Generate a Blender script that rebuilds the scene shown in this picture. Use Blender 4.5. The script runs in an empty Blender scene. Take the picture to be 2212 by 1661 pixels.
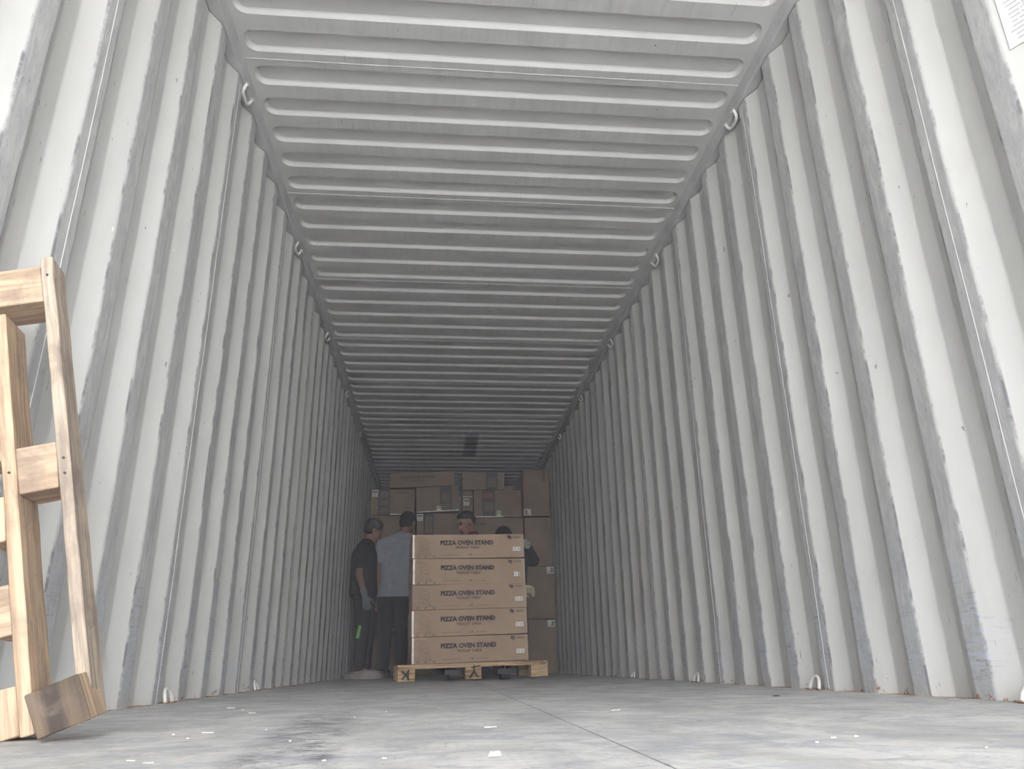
import bpy, bmesh, math, random
from mathutils import Vector, Matrix, noise
random.seed(4)
sc = bpy.context.scene
COL = sc.collection

# ------------------------------------------------------------------ camera
cam_data = bpy.data.cameras.new('camera')
cam = bpy.data.objects.new('camera', cam_data)
COL.objects.link(cam)
F = Vector((0.09340453, 0.93280782, 0.34805915))
Rt = Vector((0.99547161, -0.09369794, -0.01603))
U = Vector((-0.01765952, -0.34798027, 0.93733552))
M = Matrix((Rt, U, -F)).transposed().to_4x4()
M.translation = Vector((-0.2418, 0.0, 0.1073))
cam.matrix_world = M
cam_data.sensor_fit = 'HORIZONTAL'
cam_data.sensor_width = 36.0
cam_data.lens = 1627.65 / 2212 * 36.0
cam_data.clip_start = 0.02
cam_data.clip_end = 300
sc.camera = cam

# ------------------------------------------------------------------ sky and exposure
world = bpy.data.worlds.new('overcast_sky')
sc.world = world
world.use_nodes = True
bg = world.node_tree.nodes['Background']
bg.inputs['Color'].default_value = (0.955, 0.972, 1.0, 1)
bg.inputs['Strength'].default_value = 1.0
sc.view_settings.view_transform = 'Standard'
sc.view_settings.look = 'None'
sc.view_settings.exposure = 4.05
sc.view_settings.gamma = 1.0
sc.view_settings.use_curve_mapping = False
sc.cycles.use_denoising = True
sc.cycles.max_bounces = 14
sc.cycles.diffuse_bounces = 8
sc.cycles.volume_bounces = 0
sc.cycles.sample_clamp_indirect = 0

HAZE_DENSITY = 0.025
Y0, Y1 = -2.30, 12.15          # door end, set far back to even the light fall-off, and blind end
W = 1.176                     # half width between the wall crests
ZC = 2.69                     # roof underside

# ------------------------------------------------------------------ materials
def new_mat(name):
    m = bpy.data.materials.new(name); m.use_nodes = True
    return m, m.node_tree, m.node_tree.nodes['Principled BSDF']

def rgb(h):
    """sRGB 0-255 triple -> linear"""
    return tuple(((c/255)/12.92 if c/255 <= .04045 else ((c/255+.055)/1.055)**2.4) for c in h) + (1,)

class NT:
    def __init__(s, name):
        s.m, s.t, s.b = new_mat(name)
    def n(s, typ, **kw):
        k = s.t.nodes.new(typ)
        for a, v in kw.items(): setattr(k, a, v)
        return k
    def l(s, a, b): s.t.links.new(a, b)
    def coord(s, scale=(1,1,1), loc=(0,0,0), kind='Object'):
        c = s.n('ShaderNodeTexCoord'); m = s.n('ShaderNodeMapping')
        m.inputs['Scale'].default_value = scale; m.inputs['Location'].default_value = loc
        s.l(c.outputs[kind], m.inputs['Vector']); return m.outputs['Vector']
    def world(s, scale=(1,1,1), loc=(0,0,0)):
        c = s.n('ShaderNodeNewGeometry'); m = s.n('ShaderNodeMapping')
        m.inputs['Scale'].default_value = scale; m.inputs['Location'].default_value = loc
        s.l(c.outputs['Position'], m.inputs['Vector']); return m.outputs['Vector']
    def noise(s, vec, scale=1, detail=4, rough=.55, dist=0):
        k = s.n('ShaderNodeTexNoise'); s.l(vec, k.inputs['Vector'])
        k.inputs['Scale'].default_value = scale; k.inputs['Detail'].default_value = detail
        k.inputs['Roughness'].default_value = rough; k.inputs['Distortion'].default_value = dist
        return k.outputs['Fac']
    def ramp(s, fac, lo, hi, a=0.0, b=1.0):
        k = s.n('ShaderNodeMapRange'); k.inputs['From Min'].default_value = lo
        k.inputs['From Max'].default_value = hi; k.inputs['To Min'].default_value = a
        k.inputs['To Max'].default_value = b; s.l(fac, k.inputs['Value']); return k.outputs['Result']
    def math(s, op, a, b=None):
        k = s.n('ShaderNodeMath', operation=op)
        for i, v in enumerate((a, b)):
            if v is None: continue
            if isinstance(v, (int, float)): k.inputs[i].default_value = v
            else: s.l(v, k.inputs[i])
        return k.outputs[0]
    def mix(s, fac, a, b):
        k = s.n('ShaderNodeMix', data_type='RGBA')
        if isinstance(fac, (int, float)): k.inputs[0].default_value = fac
        else: s.l(fac, k.inputs[0])
        for i, v in ((6, a), (7, b)):
            if isinstance(v, tuple): k.inputs[i].default_value = v
            else: s.l(v, k.inputs[i])
        return k.outputs[2]
    def sep(s, vec):
        k = s.n('ShaderNodeSeparateXYZ'); s.l(vec, k.inputs[0]); return k.outputs
    def color(s, c): s.l(c, s.b.inputs['Base Color'])
    def bump(s, h, strength=.2, dist=.002):
        k = s.n('ShaderNodeBump'); k.inputs['Strength'].default_value = strength
        k.inputs['Distance'].default_value = dist; s.l(h, k.inputs['Height'])
        s.l(k.outputs['Normal'], s.b.inputs['Normal'])
    def rough(s, v): s.b.inputs['Roughness'].default_value = v

def simple(name, col, rough=.7, metal=0, var=.12, scale=20):
    s = NT(name); f = s.noise(s.coord(), scale, 4)
    c = rgb(col) if max(col) > 1.01 else tuple(col) + (1,)
    d = tuple(x*(1-var) for x in c[:3]) + (1,); e = tuple(min(1, x*(1+var)) for x in c[:3]) + (1,)
    s.color(s.mix(s.ramp(f, .3, .7), d, e)); s.rough(rough); s.b.inputs['Metallic'].default_value = metal
    return s.m

PAINT = (.60, .615, .60, 1)

def mat_wall():
    s = NT('worn_grey_container_paint')
    p = s.world()
    x, y, z = s.sep(p)
    at = s.n('ShaderNodeAttribute'); at.attribute_name = 'fold'; off = at.outputs['Fac']
    crest = s.ramp(off, .0045, .0005)                    # paint rubbed where the sheet stands proud, with some shade painted in
    edge = s.math('MULTIPLY', s.ramp(off, .0001, .0008), s.ramp(off, .0045, .003))
    base = s.mix(s.ramp(s.noise(s.world((1,3,.35)), 2.2, 5), .40, .62), (.58,.575,.56,1), (.645,.64,.625,1))
    base = s.mix(s.ramp(s.noise(s.world((1,1,.6)), 9, 5), .60, .75, 0, .3), base, (.48,.47,.44,1))
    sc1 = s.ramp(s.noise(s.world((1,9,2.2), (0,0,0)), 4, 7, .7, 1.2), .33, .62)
    col = s.mix(s.math('MULTIPLY', s.math('MULTIPLY', sc1, crest), .68), base, (.35,.355,.375,1))  # scuffs deepened so the colour also carries the crests' weaker light
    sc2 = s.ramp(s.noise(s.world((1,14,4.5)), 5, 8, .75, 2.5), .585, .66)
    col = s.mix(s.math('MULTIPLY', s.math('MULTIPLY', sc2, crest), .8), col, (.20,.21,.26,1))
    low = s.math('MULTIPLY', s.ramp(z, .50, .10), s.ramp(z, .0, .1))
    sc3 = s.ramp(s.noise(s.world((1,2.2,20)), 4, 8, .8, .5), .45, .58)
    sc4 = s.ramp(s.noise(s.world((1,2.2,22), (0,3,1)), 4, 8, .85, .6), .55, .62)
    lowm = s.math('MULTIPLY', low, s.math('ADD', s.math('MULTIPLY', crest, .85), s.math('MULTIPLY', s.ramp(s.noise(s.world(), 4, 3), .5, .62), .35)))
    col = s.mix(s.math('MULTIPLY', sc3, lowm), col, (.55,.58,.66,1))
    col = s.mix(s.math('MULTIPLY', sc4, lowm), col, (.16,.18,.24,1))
    # long chipped line where the fold starts
    en = s.ramp(s.noise(s.world((1,1,1.0)), 5.5, 6, .7), .50, .60)
    col = s.mix(s.math('MULTIPLY', s.math('MULTIPLY', edge, en), .85), col, (.16,.15,.17,1))
    sp = s.ramp(s.noise(s.world((1,16,5)), 3.2, 3, .6), .70, .73)
    col = s.mix(s.math('MULTIPLY', sp, .75), col, (.17,.18,.25,1))
    wsp = s.ramp(s.noise(s.world((1,7,5), (0,2,6)), 3.0, 3, .6), .745, .76)
    col = s.mix(s.math('MULTIPLY', wsp, .8), col, (.82,.82,.80,1))
    ru = s.math('MULTIPLY', s.ramp(s.noise(s.world((1,7,.8), (0,7,2)), 2.6, 6, .75), .69, .76), s.ramp(z, 1.9, 1.2))
    col = s.mix(s.math('MULTIPLY', ru, .6), col, (.42,.27,.16,1))
    foot = s.ramp(z, .07, .0, 0, .16)
    rn = s.noise(s.world((1,1,1)), 26, 6, .7)
    rn2 = s.noise(s.world((1,1,.5)), 3, 3)
    r = s.math('ADD', s.math('ADD', rn, foot), s.math('MULTIPLY', s.ramp(rn2, .5, .75), .06))
    r = s.math('ADD', r, s.math('MULTIPLY', edge, s.math('MULTIPLY', s.ramp(rn2, .52, .7), .07)))
    col = s.mix(s.ramp(r, .745, .775), col, (.28,.13,.07,1))
    s.color(col); s.rough(.55)
    s.bump(s.noise(s.world((1,4,1.5)), 7, 4), .12, .003)
    return s.m

def mat_roof():
    s = NT('scuffed_grey_roof_paint')
    p = s.world(); x, y, z = s.sep(p)
    flat = s.ramp(z, ZC + .006, ZC + .001)
    base = s.mix(s.ramp(s.noise(s.world((.6,2,1)), 2.5, 5), .35, .65), (.61,.605,.60,1), (.67,.665,.655,1))
    st = s.ramp(s.noise(s.world((7,.55,1)), 3.2, 7, .72, .4), .44, .66)
    mid = s.ramp(s.math('ABSOLUTE', x), 1.12, .75, .15, 1)
    col = s.mix(s.math('MULTIPLY', s.math('MULTIPLY', st, flat), s.math('MULTIPLY', mid, .6)), base, (.50,.50,.51,1))
    bl = s.ramp(s.noise(s.world((11,1.1,1), (3,1,0)), 2.6, 5, .7), .63, .69)
    col = s.mix(s.math('MULTIPLY', s.math('MULTIPLY', bl, flat), .55), col, (.33,.38,.48,1))
    sp = s.ramp(s.noise(s.world((9,5,1), (0,5,0)), 3, 3), .72, .74)
    col = s.mix(s.math('MULTIPLY', s.math('MULTIPLY', sp, flat), .8), col, (.12,.12,.16,1))
    # soot patch on the roof far inside
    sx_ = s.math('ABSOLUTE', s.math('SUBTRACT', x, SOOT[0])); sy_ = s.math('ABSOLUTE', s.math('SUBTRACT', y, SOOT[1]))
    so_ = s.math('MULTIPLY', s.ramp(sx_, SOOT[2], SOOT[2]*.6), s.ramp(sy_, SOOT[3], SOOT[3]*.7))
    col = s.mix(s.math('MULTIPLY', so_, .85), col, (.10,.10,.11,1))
    s.color(col); s.rough(.6)
    s.bump(s.noise(s.world((3,3,3)), 4, 3), .3, .004)
    return s.m

def mat_floor():
    s = NT('worn_grey_plywood')
    p = s.world(); x, y, z = s.sep(p)
    base = s.mix(s.ramp(s.noise(s.world((1,.7,1)), 4.5, 7, .65, .5), .36, .64), (.45,.445,.435,1), (.73,.72,.705,1))
    dk = s.ramp(s.noise(s.world((1.0,1.5,1), (.9,.3,0)), 6.5, 9, .78, 1.0), .46, .60)
    col = s.mix(s.math('MULTIPLY', dk, .75), base, (.33,.345,.39,1))
    d2 = s.ramp(s.noise(s.world((1.6,2.4,1), (.2,.7,0)), 11, 9, .8, .8), .56, .64)
    col = s.mix(s.math('MULTIPLY', d2, .6), col, (.20,.21,.26,1))
    wd = s.ramp(s.noise(s.world((3,1.2,1), (2,4,0)), 8, 7, .75), .58, .65)
    col = s.mix(s.math('MULTIPLY', wd, .6), col, (.78,.70,.58,1))
    gr = s.noise(s.world((60,2.2,1)), 2, 5)
    col = s.mix(s.ramp(gr, .45, .75, 0, .25), col, (.42,.41,.40,1))
    sc_ = s.ramp(s.noise(s.world((2,26,1), (1,1,0)), 3, 6, .65, .3), .64, .68)
    col = s.mix(s.math('MULTIPLY', sc_, .5), col, (.30,.30,.34,1))
    sk = s.ramp(s.noise(s.world((26,2,1), (1,1,0)), 3, 5, .6, .3), .66, .70)
    col = s.mix(s.math('MULTIPLY', sk, .45), col, (.30,.28,.27,1))
    # black skid marks left of the middle
    sx_ = s.math('ABSOLUTE', s.math('ADD', x, s.math('ADD', .455, s.math('MULTIPLY', s.math('SUBTRACT', y, 1.4), .06))))
    band = s.math('MULTIPLY', s.ramp(sx_, .085, .05), s.math('MULTIPLY', s.ramp(y, .88, 1.0), s.ramp(y, 2.5, 1.7)))
    bn = s.ramp(s.noise(s.world((3,3,1), (4,1,0)), 4.5, 8, .8, .6), .44, .60)
    col = s.mix(s.math('MULTIPLY', s.math('MULTIPLY', band, bn), .85), col, (.13,.13,.145,1))
    bk = s.ramp(s.noise(s.world((1.6,2.0,1), (.35,.2,0)), 3.4, 8, .8, .4), .66, .72)
    col = s.mix(s.math('MULTIPLY', bk, .6), col, (.17,.17,.19,1))
    s.color(col); s.rough(.62)
    s.bump(gr, .3, .001)
    return s.m

def mat_wood(name, light, dark, axis='z', sc_=1.0, stain=.5):
    s = NT(name)
    sx = {'x': (2.2,34,34), 'y': (34,2.2,34), 'z': (34,34,2.2)}[axis]
    sx = tuple(v*sc_ for v in sx)
    oi = s.n('ShaderNodeObjectInfo')
    c = s.n('ShaderNodeTexCoord'); add = s.n('ShaderNodeVectorMath', operation='ADD')
    cb = s.n('ShaderNodeCombineXYZ')
    for i in range(3): s.l(s.math('MULTIPLY', oi.outputs['Random'], 7.0+3*i), cb.inputs[i])
    s.l(c.outputs['Object'], add.inputs[0]); s.l(cb.outputs[0], add.inputs[1])
    mp = s.n('ShaderNodeMapping'); mp.inputs['Scale'].default_value = sx; s.l(add.outputs[0], mp.inputs[0])
    g = s.noise(mp.outputs[0], 1.0, 6, .6, .8)
    col = s.mix(s.ramp(g, .43, .60), tuple(light)+(1,), tuple(dark)+(1,))
    mp2 = s.n('ShaderNodeMapping'); mp2.inputs['Scale'].default_value = tuple(v*4.2 for v in sx); s.l(add.outputs[0], mp2.inputs[0])
    g2 = s.noise(mp2.outputs[0], 1.0, 5, .7, .3)
    col = s.mix(s.ramp(g2, .48, .68, 0, .55), col, tuple(v*.62 for v in dark)+(1,))
    kn = s.noise(add.outputs[0], 5.5, 2, .4)
    col = s.mix(s.ramp(kn, .715, .75, 0, .7), col, tuple(v*.45 for v in dark)+(1,))
    st = s.noise(add.outputs[0], 9, 6, .65, .5)
    col = s.mix(s.math('MULTIPLY', s.ramp(st, .50, .68), stain), col, (.22,.17,.145,1))
    col = s.mix(s.ramp(s.noise(add.outputs[0], 40, 5, .7), .66, .72, 0, .5), col, (.12,.085,.06,1))
    s.color(col); s.rough(.75); s.bump(g, .5, .0015)
    return s.m

def mat_kraft(name, col, var=.08):
    s = NT(name)
    oi = s.n('ShaderNodeObjectInfo')
    a = tuple(c*(1-var) for c in col)+(1,); b = tuple(c*(1+var) for c in col)+(1,)
    n1 = s.noise(s.world((1,1,1)), 6, 5)
    c = s.mix(s.ramp(n1, .35, .65), a, b)
    n2 = s.noise(s.world((1,1,18)), 12, 3)
    c = s.mix(s.ramp(n2, .5, .8, 0, .2), c, tuple(x*.8 for x in col)+(1,))
    s.color(c); s.rough(.8); s.bump(n2, .15, .001)
    return s.m

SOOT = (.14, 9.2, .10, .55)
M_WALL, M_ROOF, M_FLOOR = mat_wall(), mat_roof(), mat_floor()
M_RAIL = simple('grey_rail_paint', (.50,.51,.51), .55, 0, .12, 7)
M_WELD = simple('pale_weld_bead', (.66,.655,.64), .5, 0, .15, 30)
M_SEAL = simple('pale_floor_sealant', (.55,.52,.46), .7, 0, .3, 25)
M_STEEL = simple('white_painted_steel', (.78,.78,.75), .45, 0, .15, 60)
M_RUST = simple('rusty_weld_pad', (.34,.20,.13), .85, 0, .45, 90)
M_DARKSTEEL = simple('dark_steel', (.05,.052,.055), .5, .3, .2, 30)
M_TYRE = simple('black_polyurethane', (.03,.03,.03), .6)
M_PALLET = mat_wood('fresh_pallet_wood', (.66,.50,.345), (.43,.30,.20), 'z', 1.3, .5)
M_PALLET_G = mat_wood('weathered_pallet_wood', (.56,.46,.36), (.32,.26,.21), 'z', 1.4, .75)
M_PALLET_Y = mat_wood('pallet_board_end_wood', (.64,.485,.34), (.42,.30,.21), 'x', 1, .6)
M_ENDG = mat_wood('darkened_end_grain', (.19,.135,.09), (.065,.048,.038), 'z', .35, .9)
M_PLY = mat_wood('striped_pine_board', (.66,.47,.27), (.30,.175,.095), 'x', 1.7, .15)
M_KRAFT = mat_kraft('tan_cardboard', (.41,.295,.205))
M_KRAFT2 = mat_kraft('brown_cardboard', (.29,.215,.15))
M_INK = simple('dark_purple_ink', (.055,.045,.055), .8)
M_INK1 = simple('purple_brown_ink', (.14,.105,.09), .8)
M_INK2 = simple('faded_brown_ink', (.20,.145,.115), .8)
M_INK3 = simple('faint_line_art_ink', (.26,.185,.14), .8)
M_LABEL = simple('white_label_paper', (.86,.86,.84), .6, 0, .04)
M_LPRINT = simple('grey_label_print', (.22,.25,.24), .7)
M_PANEL = simple('dark_printed_panel', (.085,.085,.10), .7)
M_PANEL2 = simple('brown_printed_panel', (.22,.17,.13), .7)
M_RED = simple('red_printed_panel', (.30,.12,.10), .7)
M_GREEN = simple('green_plastic', (.20,.52,.10), .5)
M_GREENP = simple('pale_green_card', (.45,.62,.30), .5)
M_PAPER = simple('white_paper', (.93,.93,.94), .6, 0, .03)
M_PTEXT = simple('grey_paper_print', (.36,.36,.40), .7)
M_SCRAP = simple('pale_scrap', (.62,.585,.51), .7)
M_DARKSCRAP = simple('dark_scrap', (.07,.06,.05), .7)
M_SACK = simple('pale_sacking', (.42,.36,.33), .8, 0, .2, 12)
M_SKIN = simple('skin', (.31,.165,.12), .55, 0, .08)
M_HAIR = simple('black_hair', (.012,.011,.012), .6)
M_BLACKSHIRT = simple('black_fabric', (.018,.019,.021), .85)
M_GREYSHIRT = simple('blue_grey_fabric', (.32,.345,.39), .85)
M_MAROON = simple('maroon_fabric', (.12,.045,.05), .85)
M_TROUSER = simple('dark_trouser_fabric', (.016,.017,.022), .85)
M_SHOE = simple('dark_shoe_leather', (.02,.02,.02), .6)
M_GLOVE = simple('grey_work_glove', (.20,.21,.23), .8)
M_GLOVEY = simple('pale_yellow_work_glove', (.62,.62,.38), .8)
M_GLOVEW = simple('pale_work_glove', (.58,.57,.50), .8)
M_EYE = simple('dark_eye', (.02,.015,.012), .3)
M_LIP = simple('lip', (.34,.13,.11), .5)
M_YARD = simple('pale_yard_concrete', (.74,.73,.71), .85, 0, .08, 1.2)
M_OUT = simple('container_outside_paint', (.24,.10,.07), .6)

def mat_tape():
    s = NT('clear_packing_tape'); s.b.inputs['Base Color'].default_value = (.44,.34,.25,1)
    s.rough(.25); s.b.inputs['Specular IOR Level'].default_value = .8
    s.bump(s.noise(s.world(), 60, 4), .6, .002); return s.m
M_TAPE = mat_tape()
def mat_tape2():
    s = NT('white_packing_tape'); s.b.inputs['Base Color'].default_value = (.85,.85,.78,1)
    s.rough(.25); s.bump(s.noise(s.world(), 40, 4), .8, .003); return s.m
M_TAPE2 = mat_tape2()

# ------------------------------------------------------------------ helpers
def link(o, parent=None):
    COL.objects.link(o)
    if parent is not None: o.parent = parent
    return o

def obj(name, bm, mat, parent=None, smooth=False, loc=None):
    me = bpy.data.meshes.new(name)
    bmesh.ops.recalc_face_normals(bm, faces=bm.faces[:])
    bm.to_mesh(me); bm.free()
    if smooth:
        for p in me.polygons: p.use_smooth = True
    if isinstance(mat, (list, tuple)):
        for m in mat: me.materials.append(m)
    else: me.materials.append(mat)
    o = bpy.data.objects.new(name, me)
    if loc is not None: o.location = loc
    return link(o, parent)

def empty(name, loc=(0,0,0), rot=(0,0,0), parent=None):
    o = bpy.data.objects.new(name, None); o.empty_display_size = .1
    o.location = loc; o.rotation_euler = rot
    return link(o, parent)

def tag(o, label=None, cat=None, group=None, kind=None):
    if label: o['label'] = label
    if cat: o['category'] = cat
    if group: o['group'] = group
    if kind: o['kind'] = kind
    return o

def copy_tree(o, parent=None):
    c = o.copy(); COL.objects.link(c)
    if parent is not None:
        c.parent = parent
    for ch in list(o.children): copy_tree(ch, c)
    return c

def box(bm, lo, hi, bevel=0, mat=None, seg=1):
    c = [(a+b)/2 for a, b in zip(lo, hi)]; s = [b-a for a, b in zip(lo, hi)]
    m = Matrix.Translation(c) @ Matrix.Diagonal((*s, 1))
    if mat is not None: m = mat @ m
    r = bmesh.ops.create_cube(bm, size=1, matrix=m)
    if bevel:
        es = list({e for v in r['verts'] for e in v.link_edges})
        r2 = bmesh.ops.bevel(bm, geom=es, offset=bevel, segments=seg, affect='EDGES')
    return r

def box_bm(lo, hi, bevel=0, seg=1):
    bm = bmesh.new(); box(bm, lo, hi, bevel, None, seg); return bm

def tube(bm, pts, r, n=8, caps=True, flat=1.0):
    pts = [Vector(p) for p in pts]; rings = []
    up = None
    for i, p in enumerate(pts):
        d = (pts[min(i+1, len(pts)-1)] - pts[max(i-1, 0)]).normalized()
        if up is None:
            up = Vector((0,0,1)) if abs(d.z) < .9 else Vector((1,0,0))
            up = (up - d*up.dot(d)).normalized()
        else: up = (up - d*up.dot(d)).normalized()
        s = d.cross(up)
        rr = r[i] if isinstance(r, (list, tuple)) else r
        rings.append([bm.verts.new(p + (up*math.cos(a)*flat + s*math.sin(a))*rr) for a in [2*math.pi*k/n for k in range(n)]])
    for a, b in zip(rings, rings[1:]):
        for k in range(n): bm.faces.new((a[k], a[(k+1) % n], b[(k+1) % n], b[k]))
    if caps:
        bm.faces.new(rings[0][::-1]); bm.faces.new(rings[-1])

def text_mesh(name, body, size, mat, parent, matrix, bold=0.0, align='CENTER', spacing=1.0, sx=1.0):
    cu = bpy.data.curves.new(name, 'FONT'); cu.body = body; cu.size = size
    cu.align_x = align; cu.align_y = 'CENTER'; cu.offset = bold; cu.extrude = .0006
    cu.space_character = spacing; cu.resolution_u = 3
    o = bpy.data.objects.new(name, cu); COL.objects.link(o)
    dg = bpy.context.evaluated_depsgraph_get()
    me = bpy.data.meshes.new_from_object(o.evaluated_get(dg))
    me.transform(matrix @ Matrix.Diagonal((sx,1,1,1)))
    me.name = name; me.materials.clear(); me.materials.append(mat)
    bpy.data.objects.remove(o)
    n = bpy.data.objects.new(name, me)
    return link(n, parent)

FRONT = Matrix.Rotation(math.pi/2, 4, 'X')     # text plane facing -Y

# ------------------------------------------------------------------ the yard outside (lights the roof from below)
bm = bmesh.new(); box(bm, (-40,-60,-1.5), (40,40,-1.35))
tag(obj('ground', bm, M_YARD), kind='structure')

# ------------------------------------------------------------------ corrugated side walls
PITCH, CREST, OBL, DEEP = .278, .072, .068, .036
END_L, END_R = 2.5947, 2.2997                # far end of one crest on each side

def wall_profile(ya, yb, end):
    """(y, outward offset) breakpoints between ya and yb, rounded at the folds"""
    pts = []
    k0 = int(math.floor((ya - end)/PITCH)) - 1
    k1 = int(math.ceil((yb - end)/PITCH)) + 1
    raw = []
    for k in range(k0, k1+1):
        e = end + k*PITCH
        raw += [(e-CREST-OBL, DEEP), (e-CREST, 0), (e, 0), (e+OBL, DEEP)]
    r = .0042
    for i in range(1, len(raw)-1):
        p = Vector(raw[i]); a = (Vector(raw[i-1])-p).normalized(); b = (Vector(raw[i+1])-p).normalized()
        pts += [tuple(p+a*r), tuple(p+(a+b)*r*.28), tuple(p+b*r)]
    out = [q for q in pts if ya < q[0] < yb]
    def at(y):
        for (y0, x0), (y1, x1) in zip(raw, raw[1:]):
            if y0 <= y <= y1: return x0 + (x1-x0)*(y-y0)/(y1-y0)
        return 0
    return [(ya, at(ya))] + out + [(yb, at(yb))]

ZS = [0, .03, .08, .15, .25, .4, .6, .85, 1.1, 1.4, 1.7, 2.0, 2.25, 2.45, 2.6, 2.66]
def wall_panel(side, ya, yb, end, parent):
    prof = wall_profile(ya, yb, end)
    bm = bmesh.new()
    grids = []
    for layer in (0, 1):
        g = []
        for y, off in prof:
            row = []
            for z in ZS:
                w = noise.noise(Vector((y*2.1, z*1.3, side*7)))*.0028*(1 if .02 < z < 2.5 else .2)
                w += noise.noise(Vector((y*7, z*4, side*3+9)))*.0018*(1 if z < 1.6 else .4)*(1 if z > .02 else 0)
                dy = noise.noise(Vector((y*3.3+5, z*2.0, side*5)))*.0022*(1 if .02 < z < 2.5 else 0)
                row.append(bm.verts.new((side*(W + off + w + layer*.003), y+dy if ya < y < yb else y, z)))
            g.append(row)
        grids.append(g)
    n = len(prof); m = len(ZS)
    for L, g in enumerate(grids):
        for i in range(n-1):
            for j in range(m-1): bm.faces.new((g[i][j], g[i+1][j], g[i+1][j+1], g[i][j+1]))
    A, B = grids
    for i in range(n-1):
        bm.faces.new((A[i][0], B[i][0], B[i+1][0], A[i+1][0])); bm.faces.new((A[i][-1], A[i+1][-1], B[i+1][-1], B[i][-1]))
    for j in range(m-1):
        bm.faces.new((A[0][j], A[0][j+1], B[0][j+1], B[0][j])); bm.faces.new((A[-1][j], B[-1][j], B[-1][j+1], A[-1][j+1]))
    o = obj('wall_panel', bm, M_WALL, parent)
    at = o.data.attributes.new('fold', 'FLOAT', 'POINT')
    vals = [off for L in (0, 1) for y, off in prof for z in ZS]
    at.data.foreach_set('value', vals)
    return o

wl = tag(empty('wall_left'), kind='structure'); wr = tag(empty('wall_right'), kind='structure')
for side, par, end in ((-1, wl, END_L), (1, wr, END_R)):
    mid = end - CREST/2                       # seams run down the middle of a crest
    seam0 = mid - 3*PITCH if side < 0 else mid - 2*PITCH
    cuts = [Y0]
    k = -6
    while True:
        y = seam0 + 4*PITCH*k
        k += 1
        if y <= Y0+.1: continue
        if y >= Y1-.1: break
        cuts.append(y)
    cuts.append(Y1)
    for a, b in zip(cuts, cuts[1:]): wall_panel(side, a, b, end, par)
    for y in cuts[1:-1]:
        bm = bmesh.new()
        pts = [(side*(W - .0005 + noise.noise(Vector((y*2.1, z*1.3, side*7)))*.0028*(1 if .02 < z < 2.5 else .2)
                + noise.noise(Vector((y*7, z*4, side*3+9)))*.0018*(1 if z < 1.6 else .4)*(1 if z > .02 else 0)),
                y + random.uniform(-.0006,.0006), z) for z in ZS[:-1]]
        tube(bm, pts, .0010, 6)
        obj('weld_seam', bm, M_WELD, par)

# end wall (blind end)
wb = tag(empty('wall_back'), kind='structure')
bm = bmesh.new()
xs = [-W-.04 + i*.0655 for i in range(38)]
prev = None
for i, x in enumerate(xs):
    y = Y1 + (.036 if (i//2) % 2 else 0)
    cur = [bm.verts.new((x, y, 0)), bm.verts.new((x, y, 2.69))]
    if prev: bm.faces.new((prev[0], cur[0], cur[1], prev[1]))
    prev = cur
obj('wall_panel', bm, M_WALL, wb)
bm = box_bm((-1.25, Y1+.04, -.16), (1.25, Y1+.06, 2.76)); obj('end_plate', bm, M_OUT, wb)  # plate added behind the end wall to stop sky leaking in

# ------------------------------------------------------------------ floor: plywood sheets in two columns
fl = tag(empty('floor'), kind='structure')
for a, b in ((-1.172, .0135), (.0165, 1.172)):
    y = Y0 + (0 if a < 0 else -1.1)
    while y < Y1:
        y2 = y + 2.44
        bm = box_bm((a, max(y, Y0)+.001, -.028), (b, min(y2, Y1)-.001, 0))
        obj('plywood_sheet', bm, M_FLOOR, fl); y = y2
bm = box_bm((-1.22, Y0, -.16), (1.22, Y1, -.029)); obj('floor_frame', bm, M_DARKSTEEL, fl)
n = 3
for side in (-1, 1):
    # steel angle under the wall and its pale sealant bead
    t = tag(empty('trim_%d' % n), kind='structure'); n += 1
    bm = box_bm((1.1725, Y0, -.028), (1.222, Y1, .0012))
    bmesh.ops.scale(bm, vec=(side,1,1), verts=bm.verts)
    obj('floor_angle', bm, M_RUST, t)
    bm = bmesh.new(); y = Y0; k = 0
    while y < Y1-.1:
        L = random.uniform(.25,.6)
        wdt = random.choice((.004,.006,.009))
        box(bm, (1.169-wdt, y, -.001), (1.1725, min(y+L, Y1), .0016)); y += L + random.choice((0,.02,.09))
    bmesh.ops.scale(bm, vec=(side,1,1), verts=bm.verts)
    tag(obj('sealant_bead', bm, M_SEAL, t), kind='stuff')

# ------------------------------------------------------------------ top rails
for n, side in ((1, -1), (2, 1)):
    t = tag(empty('trim_%d' % n), kind='structure')
    bm = bmesh.new()
    prof = [(1.232,2.628), (1.168,2.628), (1.160,2.634), (1.1505,2.6885), (1.1505,2.72), (1.232,2.72)]
    ys = [Y0 + (Y1-Y0)*i/24 for i in range(25)]
    rows = [[bm.verts.new((side*x, y, z)) for x, z in prof] for y in ys]
    for a, b in zip(rows, rows[1:]):
        for k in range(len(prof)): bm.faces.new((a[k], a[(k+1) % 6], b[(k+1) % 6], b[k]))
    bm.faces.new(rows[0]); bm.faces.new(rows[-1][::-1])
    obj('top_rail', bm, M_RAIL, t)
    bm = bmesh.new(); prof = wall_profile(Y0, Y1, END_L if side < 0 else END_R)
    tube(bm, [(side*(W+o-.002), y, 2.627) for y, o in prof], .0018, 6)
    obj('weld_seam', bm, simple('dark_caulking', (.34,.32,.31), .8), t)

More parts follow.
